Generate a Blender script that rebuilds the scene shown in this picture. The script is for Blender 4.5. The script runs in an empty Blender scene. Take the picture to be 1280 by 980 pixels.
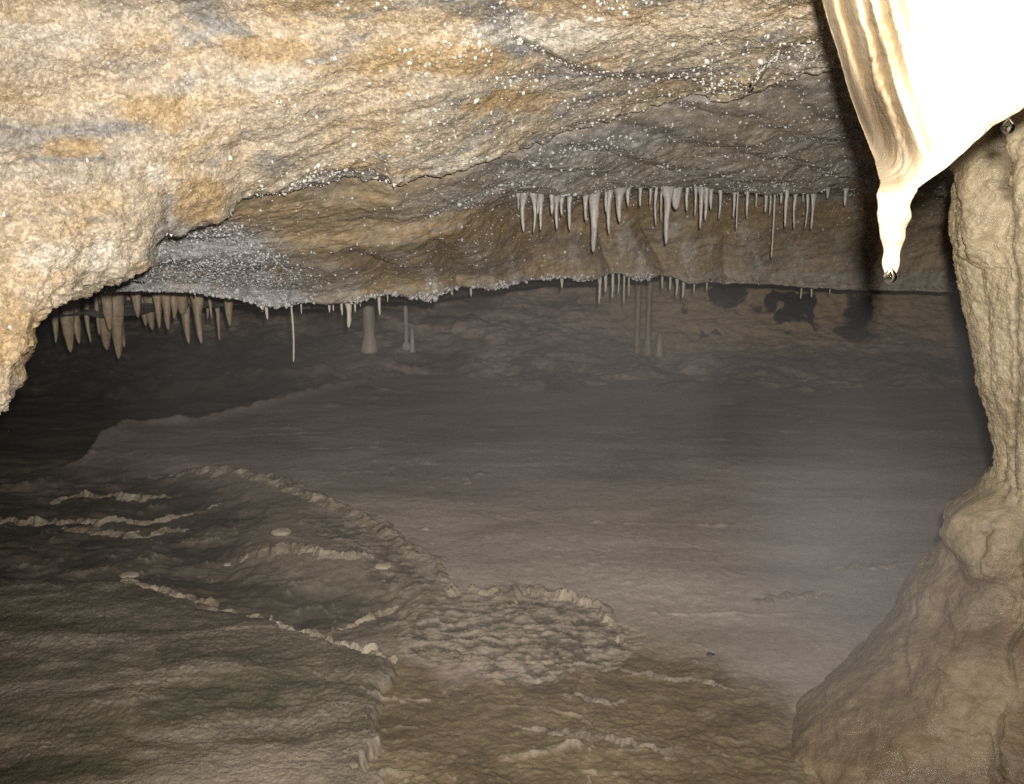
import bpy, math, random
import numpy as np

rng = np.random.default_rng(11)
random.seed(11)
scene = bpy.context.scene
COL = scene.collection

# ------------------------------------------------------------------ view
FPX = 1229.0
TH = math.radians(12.0)
CZ = 0.936
CT, ST = math.cos(TH), math.sin(TH)

def P(x, y, d):
    """photo position (1280 x 980) at forward distance d -> world point"""
    x, y, d = np.broadcast_arrays(np.asarray(x, float), np.asarray(y, float), np.asarray(d, float))
    k = (490.0 - y) / FPX
    return np.stack([d * (x - 640.0) / FPX, d * (CT + k * ST), CZ + d * (-ST + k * CT)], -1)

def proj(p):
    rel = p - np.array([0, 0, CZ])
    d = rel[..., 1] * CT - rel[..., 2] * ST
    u = rel[..., 1] * ST + rel[..., 2] * CT
    d = np.where(np.abs(d) < 1e-4, 1e-4, d)
    return 640 + FPX * rel[..., 0] / d, 490 - FPX * u / d, d

def G(x, y, z=0.0):
    """photo position on the level z"""
    k = (490.0 - np.asarray(y, float)) / FPX
    d = (z - CZ) / (-ST + k * CT)
    return P(x, y, d)

# ------------------------------------------------------------------ noise
_perm = rng.permutation(256)
_perm = np.concatenate([_perm, _perm, _perm])
_grad = rng.normal(size=(256, 3)); _grad /= np.linalg.norm(_grad, axis=1)[:, None]
_jit = rng.random((256, 3))

def _h(i, j, k):
    return _perm[_perm[_perm[i & 255] + (j & 255)] + (k & 255)]

def perlin(p):
    sh = p.shape[:-1]; p = p.reshape(-1, 3)
    i = np.floor(p).astype(np.int64); f = p - i
    w = f * f * f * (f * (f * 6 - 15) + 10)
    out = np.zeros(len(p))
    for a in (0, 1):
        for b in (0, 1):
            for c in (0, 1):
                g = _grad[_h(i[:, 0] + a, i[:, 1] + b, i[:, 2] + c)]
                dot = g[:, 0] * (f[:, 0] - a) + g[:, 1] * (f[:, 1] - b) + g[:, 2] * (f[:, 2] - c)
                wt = (w[:, 0] if a else 1 - w[:, 0]) * (w[:, 1] if b else 1 - w[:, 1]) * (w[:, 2] if c else 1 - w[:, 2])
                out += wt * dot
    return (out * 1.5).reshape(sh)

def fbm(p, s=1.0, o=4, g=0.5, off=0.0):
    t = 0; a = 1.0; n = 0
    q = p * s + off
    for _ in range(o):
        t = t + a * perlin(q); n += a; a *= g; q = q * 2.03 + 7.1
    return t / n

def ridged(p, s=1.0, o=3, off=0.0):
    t = 0; a = 1.0; n = 0
    q = p * s + off
    for _ in range(o):
        t = t + a * (1 - np.abs(perlin(q)) * 1.6); n += a; a *= 0.5; q = q * 2.1 + 3.3
    return t / n

def worley(p, s=1.0):
    sh = p.shape[:-1]; p = p.reshape(-1, 3) * s
    i = np.floor(p).astype(np.int64); best = np.full(len(p), 9.0)
    for a in (-1, 0, 1):
        for b in (-1, 0, 1):
            for c in (-1, 0, 1):
                j = _jit[_h(i[:, 0] + a, i[:, 1] + b, i[:, 2] + c)]
                q = i + np.array([a, b, c]) + j - p
                best = np.minimum(best, (q * q).sum(1))
    return np.sqrt(best).reshape(sh)

def sstep(a, b, x):
    t = np.clip((x - a) / (b - a), 0, 1)
    return t * t * (3 - 2 * t)

def lerp(tab, x):
    t = np.asarray(tab, float)
    return np.interp(x, t[:, 0], t[:, 1])

# ------------------------------------------------------------------ meshes
def link(name, me, mat, parent=None):
    o = bpy.data.objects.new(name, me); COL.objects.link(o)
    if mat: me.materials.append(mat)
    if parent: o.parent = parent
    return o

def raw_mesh(name, V, F4, attrs=None, smooth=True):
    me = bpy.data.meshes.new(name)
    V = np.ascontiguousarray(V, dtype=np.float32).reshape(-1, 3)
    F4 = np.ascontiguousarray(F4, dtype=np.int32)
    n, k = F4.shape
    me.vertices.add(len(V)); me.vertices.foreach_set('co', V.ravel())
    me.loops.add(n * k); me.loops.foreach_set('vertex_index', F4.ravel())
    me.polygons.add(n)
    me.polygons.foreach_set('loop_start', np.arange(0, n * k, k, dtype=np.int32))
    me.polygons.foreach_set('loop_total', np.full(n, k, dtype=np.int32))
    me.polygons.foreach_set('use_smooth', np.full(n, smooth, dtype=bool))
    me.update(calc_edges=True)
    for a, v in (attrs or {}).items():
        at = me.attributes.new(a, 'FLOAT', 'POINT')
        at.data.foreach_set('value', np.ascontiguousarray(v, dtype=np.float32).ravel())
    return me

def grid_faces(R, C, wrap=False):
    idx = np.arange(R * C).reshape(R, C)
    if wrap:
        nx = np.roll(idx, -1, 1)
        return np.stack([idx[:-1], nx[:-1], nx[1:], idx[1:]], -1).reshape(-1, 4)
    return np.stack([idx[:-1, :-1], idx[:-1, 1:], idx[1:, 1:], idx[1:, :-1]], -1).reshape(-1, 4)

def normals(V, toward):
    du = np.gradient(V, axis=1); dv = np.gradient(V, axis=0)
    n = np.cross(du, dv); n /= np.linalg.norm(n, axis=-1, keepdims=True) + 1e-12
    flip = ((toward - V) * n).sum(-1) < 0
    # one consistent sign for the sheet
    if flip.mean() > 0.5: n = -n
    return n

def cr(ctrl, t):
    """Catmull-Rom through ctrl[m,...] at t in 0..m-1"""
    m = len(ctrl); i = np.clip(np.floor(t).astype(int), 0, m - 2); f = t - i
    f = f.reshape((-1,) + (1,) * (ctrl.ndim - 1))
    p0 = ctrl[np.clip(i - 1, 0, m - 1)]; p1 = ctrl[i]; p2 = ctrl[i + 1]; p3 = ctrl[np.clip(i + 2, 0, m - 1)]
    a = 0.5
    m1 = a * (p2 - p0); m2 = a * (p3 - p1)
    f2 = f * f; f3 = f2 * f
    return (2*f3 - 3*f2 + 1) * p1 + (f3 - 2*f2 + f) * m1 + (-2*f3 + 3*f2) * p2 + (f3 - f2) * m2

def rowparam(counts):
    t = []
    for i, c in enumerate(counts):
        t.append(i + np.arange(c) / c)
    t.append([len(counts)])
    return np.concatenate(t)

def tag(o, label=None, cat=None, group=None, kind=None):
    if label: o['label'] = label
    if cat: o['category'] = cat
    if group: o['group'] = group
    if kind: o['kind'] = kind
    return o

def empty(name, loc=(0, 0, 0)):
    o = bpy.data.objects.new(name, None); COL.objects.link(o); o.location = loc
    o.empty_display_size = 0.05
    return o

# ------------------------------------------------------------------ materials
class NT:
    def __init__(s, name):
        s.m = bpy.data.materials.new(name); s.m.use_nodes = True
        s.t = s.m.node_tree; s.n = s.t.nodes; s.l = s.t.links
        s.b = s.n['Principled BSDF']; s.out = s.n['Material Output']
        s.tc = s.n.new('ShaderNodeTexCoord').outputs['Object']
    def node(s, typ, **kw):
        x = s.n.new(typ)
        for k, v in kw.items(): setattr(x, k, v)
        return x
    def put(s, sock, v):
        if hasattr(v, 'is_linked') or hasattr(v, 'links'): s.l.new(v, sock)
        else: sock.default_value = v
    def mapping(s, rot=(0, 0, 0), scale=(1, 1, 1), src=None):
        x = s.node('ShaderNodeMapping'); s.l.new(src or s.tc, x.inputs['Vector'])
        x.inputs['Rotation'].default_value = rot; x.inputs['Scale'].default_value = scale
        return x.outputs['Vector']
    def noise(s, scale, detail=6, rough=0.6, dist=0.0, vec=None):
        x = s.node('ShaderNodeTexNoise'); s.l.new(vec or s.tc, x.inputs['Vector'])
        x.inputs['Scale'].default_value = scale; x.inputs['Detail'].default_value = detail
        x.inputs['Roughness'].default_value = rough; x.inputs['Distortion'].default_value = dist
        return x.outputs['Fac']
    def voro(s, scale, feature='F1', vec=None, out='Distance'):
        x = s.node('ShaderNodeTexVoronoi'); x.feature = feature
        s.l.new(vec or s.tc, x.inputs['Vector']); x.inputs['Scale'].default_value = scale
        return x.outputs[out]
    def ramp(s, fac, stops):
        x = s.node('ShaderNodeValToRGB'); s.put(x.inputs['Fac'], fac)
        e = x.color_ramp.elements
        while len(e) < len(stops): e.new(0.5)
        for el, (p, c) in zip(e, stops):
            el.position = p; el.color = (*c, 1) if len(c) == 3 else c
        return x.outputs['Color']
    def rng(s, fac, a, b, c=0.0, d=1.0):
        x = s.node('ShaderNodeMapRange'); x.interpolation_type = 'SMOOTHSTEP'
        s.put(x.inputs['Value'], fac)
        for k, v in zip(('From Min', 'From Max', 'To Min', 'To Max'), (a, b, c, d)): x.inputs[k].default_value = v
        return x.outputs['Result']
    def mix(s, fac, a, b, mode='MIX'):
        x = s.node('ShaderNodeMix'); x.data_type = 'RGBA'; x.blend_type = mode
        s.put(x.inputs[0], fac); 
        for k, v in ((6, a), (7, b)):
            if isinstance(v, tuple): x.inputs[k].default_value = (*v, 1)
            else: s.l.new(v, x.inputs[k])
        return x.outputs[2]
    def math(s, op, a, b=0.0):
        x = s.node('ShaderNodeMath'); x.operation = op
        s.put(x.inputs[0], a); s.put(x.inputs[1], b)
        return x.outputs[0]
    def attr(s, name):
        x = s.node('ShaderNodeAttribute'); x.attribute_name = name
        return x.outputs['Fac']
    def bump(s, height, dist, strength=1.0, prev=None):
        x = s.node('ShaderNodeBump'); s.l.new(height, x.inputs['Height'])
        x.inputs['Distance'].default_value = dist; s.put(x.inputs['Strength'], strength)
        if prev: s.l.new(prev, x.inputs['Normal'])
        return x.outputs['Normal']
    def done(s, col, rough=0.8, normal=None, spec=0.3):
        s.put(s.b.inputs['Base Color'], col if not isinstance(col, tuple) else (*col, 1))
        s.put(s.b.inputs['Roughness'], rough); s.b.inputs['Specular IOR Level'].default_value = spec
        if normal: s.l.new(normal, s.b.inputs['Normal'])
        return s.m

def mat_slab():
    m = NT('crystal_crusted_limestone')
    strat = m.mapping((0.0, math.radians(22), math.radians(-8)), (1.0, 1.6, 3.4))
    big = m.noise(2.6, 7, 0.62, 0.6, strat)
    c = m.ramp(big, [(0.28, (0.38, 0.35, 0.315)), (0.40, (0.50, 0.43, 0.335)), (0.50, (0.62, 0.53, 0.405)), (0.62, (0.55, 0.425, 0.265)), (0.76, (0.66, 0.585, 0.47))])
    g = m.rng(m.noise(3.3, 6, 0.65, 0.8, m.mapping((0, math.radians(25), 0.3), (1.0, 1.3, 3.0))), 0.54, 0.66)
    c = m.mix(m.math('MULTIPLY', g, 0.85), c, (0.25, 0.25, 0.255))
    o = m.rng(m.noise(5.0, 5, 0.6, 0.5, strat), 0.55, 0.72)
    c = m.mix(m.math('MULTIPLY', o, 0.5), c, (0.47, 0.285, 0.11))
    c = m.mix(m.math('MULTIPLY', m.attr('ochre'), 0.7), c, (0.47, 0.32, 0.15))
    c = m.mix(m.math('MULTIPLY', m.attr('pale'), 0.65), c, (0.70, 0.66, 0.58))
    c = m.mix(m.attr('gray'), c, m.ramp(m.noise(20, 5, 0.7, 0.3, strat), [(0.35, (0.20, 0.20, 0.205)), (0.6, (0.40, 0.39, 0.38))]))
    fine = m.noise(60, 6, 0.75)
    c = m.mix(1.0, c, m.ramp(fine, [(0.3, (0.50, 0.475, 0.44)), (0.7, (1.16, 1.14, 1.11))]), 'MULTIPLY')
    w = m.rng(m.noise(34, 4, 0.7), 0.64, 0.74)
    wz = m.rng(m.noise(3.0, 4, 0.6, 0.4, strat), 0.42, 0.6)
    c = m.mix(m.math('MULTIPLY', w, wz), c, (0.78, 0.74, 0.66))  # white flecks put wet sparkle into the rock colour
    cell = m.node('ShaderNodeSeparateColor'); m.l.new(m.voro(230, out='Color'), cell.inputs[0])
    c = m.mix(1.0, c, m.ramp(cell.outputs[0], [(0.0, (0.72, 0.70, 0.68)), (0.6, (1.0, 1.0, 1.0)), (1.0, (1.32, 1.32, 1.34))]), 'MULTIPLY')
    n = m.bump(m.noise(140, 5, 0.8), 0.003, 0.6)
    n = m.bump(m.voro(230), 0.002, 0.45, n)
    return m.done(c, m.rng(cell.outputs[1], 0.2, 0.9, 0.75, 0.3), n, 0.5)

def mat_shelf():
    m = NT('brown_bedrock')
    strat = m.mapping((0.0, math.radians(20), math.radians(-6)), (1.0, 1.4, 5.0))
    big = m.noise(2.2, 7, 0.62, 0.7, strat)
    c = m.ramp(big, [(0.3, (0.24, 0.195, 0.15)), (0.46, (0.39, 0.30, 0.195)), (0.6, (0.46, 0.33, 0.19)), (0.75, (0.40, 0.325, 0.24))])
    c = m.mix(m.attr('gray'), c, m.ramp(m.noise(14, 6, 0.7, 0.2, strat), [(0.33, (0.20, 0.195, 0.195)), (0.5, (0.40, 0.39, 0.38)), (0.66, (0.62, 0.61, 0.59))]))
    st = m.rng(m.noise(4, 6, 0.7, 1.2, strat), 0.52, 0.6)
    c = m.mix(m.math('MULTIPLY', st, 0.35), c, (0.42, 0.39, 0.35))
    c = m.mix(m.math('MULTIPLY', m.attr('veil'), 0.75), c, (0.55, 0.50, 0.43))
    c = m.mix(m.attr('ochre'), c, (0.38, 0.27, 0.14))
    c = m.mix(m.attr('rim'), c, (0.46, 0.42, 0.37))
    fine = m.noise(45, 6, 0.75)
    c = m.mix(1.0, c, m.ramp(fine, [(0.3, (0.55, 0.54, 0.53)), (0.7, (1.3, 1.3, 1.3))]), 'MULTIPLY')
    w = m.rng(m.noise(60, 4, 0.7), 0.62, 0.70)
    c = m.mix(m.math('MULTIPLY', w, m.attr('gray')), c, (0.7, 0.69, 0.68))
    n = m.bump(m.noise(55, 6, 0.8), 0.008, 0.8)
    return m.done(c, m.rng(fine, 0.35, 0.65, 0.7, 0.38), n, 0.45)

def mat_wall():
    m = NT('dark_brown_rock')
    v = m.mapping((0, 0, 0), (1, 1, 2.6))
    c = m.ramp(m.noise(2.4, 8, 0.65, 0.6, v), [(0.32, (0.12, 0.09, 0.07)), (0.48, (0.25, 0.19, 0.145)), (0.64, (0.56, 0.45, 0.355))])
    tanm = m.mix(m.noise(7, 6, 0.6), (0.62, 0.46, 0.28), (0.47, 0.335, 0.20))
    c = m.mix(m.attr('olive'), c, m.ramp(m.noise(9, 6, 0.65), [(0.35, (0.035, 0.034, 0.022)), (0.55, (0.075, 0.068, 0.045)), (0.7, (0.17, 0.145, 0.10))]))  # olive-black over the lower left of the wall
    c = m.mix(m.attr('tan'), c, tanm)
    bl = m.rng(m.math('ADD', m.noise(4.6, 4, 0.55, 0.4), m.math('MULTIPLY', m.attr('black_patch'), 0.33)), 0.635, 0.70)
    c = m.mix(m.math('MULTIPLY', bl, m.attr('tan')), c, (0.055, 0.05, 0.048))
    f = m.noise(28, 6, 0.75)
    c = m.mix(1.0, c, m.ramp(f, [(0.3, (0.6, 0.6, 0.6)), (0.7, (1.35, 1.35, 1.35))]), 'MULTIPLY')
    return m.done(c, 0.75, m.bump(f, 0.015, 0.8), 0.3)

def mat_floor():
    m = NT('silty_flowstone')
    v = m.mapping((0, 0, math.radians(-7)), (1.0, 2.2, 1.0))
    c = m.ramp(m.noise(1.9, 8, 0.62, 0.8, v), [(0.30, (0.30, 0.245, 0.205)), (0.48, (0.43, 0.36, 0.31)), (0.66, (0.56, 0.48, 0.42))])
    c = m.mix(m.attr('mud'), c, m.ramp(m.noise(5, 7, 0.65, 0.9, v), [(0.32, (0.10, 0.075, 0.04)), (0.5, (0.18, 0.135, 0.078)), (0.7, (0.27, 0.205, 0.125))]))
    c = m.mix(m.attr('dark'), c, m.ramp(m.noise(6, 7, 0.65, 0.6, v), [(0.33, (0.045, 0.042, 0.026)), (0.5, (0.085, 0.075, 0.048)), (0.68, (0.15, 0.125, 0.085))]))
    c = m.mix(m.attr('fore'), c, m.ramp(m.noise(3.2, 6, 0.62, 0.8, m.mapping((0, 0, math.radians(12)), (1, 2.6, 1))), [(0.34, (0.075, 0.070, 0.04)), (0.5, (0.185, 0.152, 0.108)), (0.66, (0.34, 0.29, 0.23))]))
    c = m.mix(m.attr('pale'), c, (0.44, 0.37, 0.29))
    f = m.noise(42, 6, 0.78)
    c = m.mix(1.0, c, m.ramp(f, [(0.3, (0.68, 0.68, 0.68)), (0.7, (1.28, 1.28, 1.28))]), 'MULTIPLY')
    bs = m.math('ADD', 0.07, m.math('MULTIPLY', 0.75, m.math('ADD', m.attr('fore'), m.attr('mud'))))
    n = m.bump(f, 0.006, bs)
    n = m.bump(m.voro(95), 0.003, m.math('MULTIPLY', m.attr('fore'), 0.6), n)
    return m.done(c, m.rng(f, 0.35, 0.65, 0.7, 0.42), n, 0.4)

def mat_rim(name='pale_rimstone', k=1.0):
    m = NT(name)
    c = m.ramp(m.noise(16, 7, 0.7), [(0.34, (0.15, 0.115, 0.075)), (0.5, (0.31, 0.25, 0.18)), (0.66, (0.52, 0.435, 0.335))])
    f = m.noise(80, 5, 0.75)
    c = m.mix(1.0, c, (k, k, k), 'MULTIPLY')
    return m.done(c, 0.55, m.bump(f, 0.006, 0.9), 0.4)

def mat_drip(name, a, b, rough=0.5, sss=0.0):
    m = NT(name)
    v = m.mapping((0, 0, 0), (1, 1, 0.25))
    c = m.mix(m.rng(m.noise(16, 5, 0.6, 0.5, v), 0.3, 0.7), a, b)
    f = m.noise(90, 5, 0.7)
    c = m.mix(1.0, c, m.ramp(f, [(0.3, (0.8, 0.8, 0.8)), (0.7, (1.15, 1.15, 1.15))]), 'MULTIPLY')
    return m.done(c, rough, m.bump(f, 0.003, 0.6), 0.5)

def mat_column():
    m = NT('wet_flowstone')
    v = m.mapping((0, 0, 0), (1, 1, 0.45))
    c = m.ramp(m.noise(4.2, 7, 0.62, 0.7, v), [(0.28, (0.26, 0.20, 0.12)), (0.5, (0.39, 0.31, 0.195)), (0.72, (0.47, 0.385, 0.25))])
    c = m.mix(m.attr('brown'), c, m.ramp(m.noise(7, 7, 0.65, 0.5), [(0.3, (0.12, 0.082, 0.045)), (0.5, (0.21, 0.15, 0.088)), (0.7, (0.31, 0.235, 0.145))]))
    c = m.mix(m.attr('seam'), c, (0.09, 0.065, 0.04))
    f = m.noise(55, 6, 0.75)
    c = m.mix(1.0, c, m.ramp(f, [(0.3, (0.72, 0.72, 0.72)), (0.7, (1.22, 1.22, 1.22))]), 'MULTIPLY')
    n = m.bump(f, 0.005, 0.75)
    n = m.bump(m.noise(170, 4, 0.7), 0.002, 0.7, n)
    return m.done(c, m.rng(m.noise(9, 4, 0.6), 0.35, 0.65, 0.15, 0.45), n, 0.6)

def mat_drapery():
    m = NT('cream_calcite')
    c = m.mix(m.attr('tan'), (0.80, 0.69, 0.50), m.ramp(m.noise(12, 6, 0.6, 0.4, m.mapping((0, 0, 0), (1, 1, 0.2))), [(0.35, (0.33, 0.235, 0.13)), (0.55, (0.50, 0.39, 0.255)), (0.75, (0.62, 0.52, 0.37))]))
    c = m.mix(m.attr('vein'), c, (0.36, 0.24, 0.115))
    f = m.noise(120, 5, 0.7)
    m.b.inputs['Coat Weight'].default_value = 0.35; m.b.inputs['Coat Roughness'].default_value = 0.12
    return m.done(c, 0.42, m.bump(f, 0.002, 0.5), 0.5)

def mat_crystal(name, col, rough):
    m = NT(name)
    c = m.mix(m.noise(25, 3, 0.5), col, tuple(x * 0.72 for x in col))
    return m.done(c, rough, None, 0.8)

def mat_drop():
    m = NT('clear_water_drop')
    m.b.inputs['Transmission Weight'].default_value = 1.0; m.b.inputs['IOR'].default_value = 1.33
    return m.done((0.95, 0.95, 0.93), 0.02, None, 0.5)

def mat_water(tint, name):
    m = NT(name)
    tr = m.node('ShaderNodeBsdfTransparent'); tr.inputs['Color'].default_value = (*tint, 1)
    gl = m.node('ShaderNodeBsdfGlossy'); gl.inputs['Roughness'].default_value = 0.06; gl.inputs['Color'].default_value = (0.9, 0.9, 0.9, 1)
    fr = m.node('ShaderNodeFresnel'); fr.inputs['IOR'].default_value = 1.33
    nb = m.bump(m.noise(9, 3, 0.5), 0.004, 0.35)
    m.l.new(nb, gl.inputs['Normal'])
    mx = m.node('ShaderNodeMixShader')
    m.l.new(m.math('MULTIPLY', fr.outputs[0], 0.25), mx.inputs[0]); m.l.new(tr.outputs[0], mx.inputs[1]); m.l.new(gl.outputs[0], mx.inputs[2])
    m.l.new(mx.outputs[0], m.out.inputs['Surface'])
    return m.m

M = dict(slab=mat_slab(), shelf=mat_shelf(), wall=mat_wall(), floor=mat_floor(), rim=mat_rim(), column=mat_column(), mudrim=mat_rim('brown_rimstone', 0.62), drapery=mat_drapery(),
         tan_drip=mat_drip('tan_dripstone', (0.24, 0.165, 0.10), (0.46, 0.355, 0.245), 0.4),
         grey_drip=mat_drip('grey_dripstone', (0.31, 0.28, 0.245), (0.54, 0.50, 0.455), 0.32),
         far_drip=mat_drip('dusty_dripstone', (0.50, 0.43, 0.36), (0.70, 0.61, 0.51)),
         crystal_glint=mat_crystal('white_calcite_glints', (0.86, 0.82, 0.74), 0.26),  # pale bead colour also carries the sparkle of wet droplets
         grey_crystal_glint=mat_crystal('greyish_calcite_glints', (0.66, 0.65, 0.63), 0.3),  # same for the shelf, droplet sparkle put into a greyer colour
         drop=mat_drop(), water=mat_water((0.97, 0.97, 0.90), 'still_dark_water'), shallow=mat_water((0.62, 0.62, 0.50), 'still_shallow_water'),
         black_stone=mat_crystal('black_stone', (0.03, 0.028, 0.024), 0.7), pale_stone=mat_crystal('pale_pebble', (0.5, 0.43, 0.33), 0.6))

# ------------------------------------------------------------------ little beads scattered on a sheet
def beads(name, pts, nrm, rad, mat, parent):
    """many small uneven knobs in one mesh"""
    lat, lon = 4, 6
    th = np.linspace(0, math.pi, lat + 1)[1:-1]; ph = np.arange(lon) * 2 * math.pi / lon
    ring = np.array([[math.sin(a) * math.cos(b), math.sin(a) * math.sin(b), math.cos(a)] for a in th for b in ph])
    base = np.concatenate([[[0, 0, 1.0]], ring, [[0, 0, -1.0]]])
    nv = len(base); fs = []
    for j in range(lon):
        k = (j + 1) % lon
        fs.append((0, 1 + j, 1 + k, 1 + k))
        for r in range(lat - 2):
            fs.append((1 + r*lon + j, 1 + (r+1)*lon + j, 1 + (r+1)*lon + k, 1 + r*lon + k))
        fs.append((1 + (lat-2)*lon + j, nv - 1, 1 + (lat-2)*lon + k, 1 + (lat-2)*lon + k))
    tri = [f[:3] for f in fs if f[2] == f[3]] + [t for f in fs if f[2] != f[3] for t in ((f[0], f[1], f[2]), (f[0], f[2], f[3]))]
    tri = np.array(tri)
    n = len(pts)
    sc = rad[:, None, None] * np.exp(0.28 * rng.normal(size=(n, 1, 3)))
    jit = 1 + 0.30 * rng.normal(size=(n, nv, 1))
    ang = rng.random(n) * 6.28; ca, sa = np.cos(ang), np.sin(ang)
    b = base[None] * sc * jit
    bx = b[..., 0] * ca[:, None] - b[..., 1] * sa[:, None]; by = b[..., 0] * sa[:, None] + b[..., 1] * ca[:, None]
    b = np.stack([bx, by, b[..., 2]], -1)
    V = pts[:, None] + nrm[:, None] * rad[:, None, None] * 0.1 + b
    F = (np.arange(n)[:, None, None] * nv + tri[None]).reshape(-1, 3)
    o = link(name, raw_mesh(name, V, F), mat, parent)
    o['kind'] = 'stuff'
    return o

def pick(Vg, Ng, weight, n):
    w = np.clip(weight, 0, None).ravel()
    du = np.linalg.norm(np.gradient(Vg, axis=1), axis=-1) * np.linalg.norm(np.gradient(Vg, axis=0), axis=-1)
    w = w * du.ravel(); w /= w.sum()
    i = rng.choice(len(w), n, p=w)
    return Vg.reshape(-1, 3)[i], Ng.reshape(-1, 3)[i]

CAMP = np.array([0, 0, CZ])

def strata(V, a=20, sc=(0.6, 1.0, 2.6)):
    a = math.radians(a); c, s_ = math.cos(a), math.sin(a)
    return np.stack([(V[..., 0] * c + V[..., 2] * s_) * sc[0], V[..., 1] * sc[1], (-V[..., 0] * s_ + V[..., 2] * c) * sc[2]], -1)

# ------------------------------------------------------------------ near ceiling slab (upper left to the upper right)
A_EDGE = [(-700, 760), (-300, 690), (-120, 600), (-30, 540), (0, 520), (14, 506), (26, 482), (36, 450), (46, 412), (60, 388), (82, 374), (112, 350), (145, 338), (172, 331), (186, 305), (206, 286),
          (222, 291), (250, 280), (275, 271), (300, 247), (345, 240), (395, 224), (440, 216), (470, 222), (490, 233), (520, 225), (565, 215), (640, 192), (700, 170), (760, 152), (830, 131), (870, 120), (890, 127), (920, 124), (960, 111), (1000, 99), (1040, 92), (1120, 90), (1250, 90), (1500, 110), (1900, 130)]
A_EX = [(-700, 0.95), (-120, 1.25), (0, 1.46), (60, 1.54), (110, 1.62), (200, 1.74), (300, 1.85), (490, 1.98), (640, 2.02), (780, 2.02), (900, 1.98), (1040, 1.9), (1300, 1.85), (1900, 1.85)]
def edgeA(x):
    e = np.array(A_EDGE, float); e = e[np.argsort(e[:, 0], kind='stable')]
    return np.interp(x, e[:, 0], e[:, 1])

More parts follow.
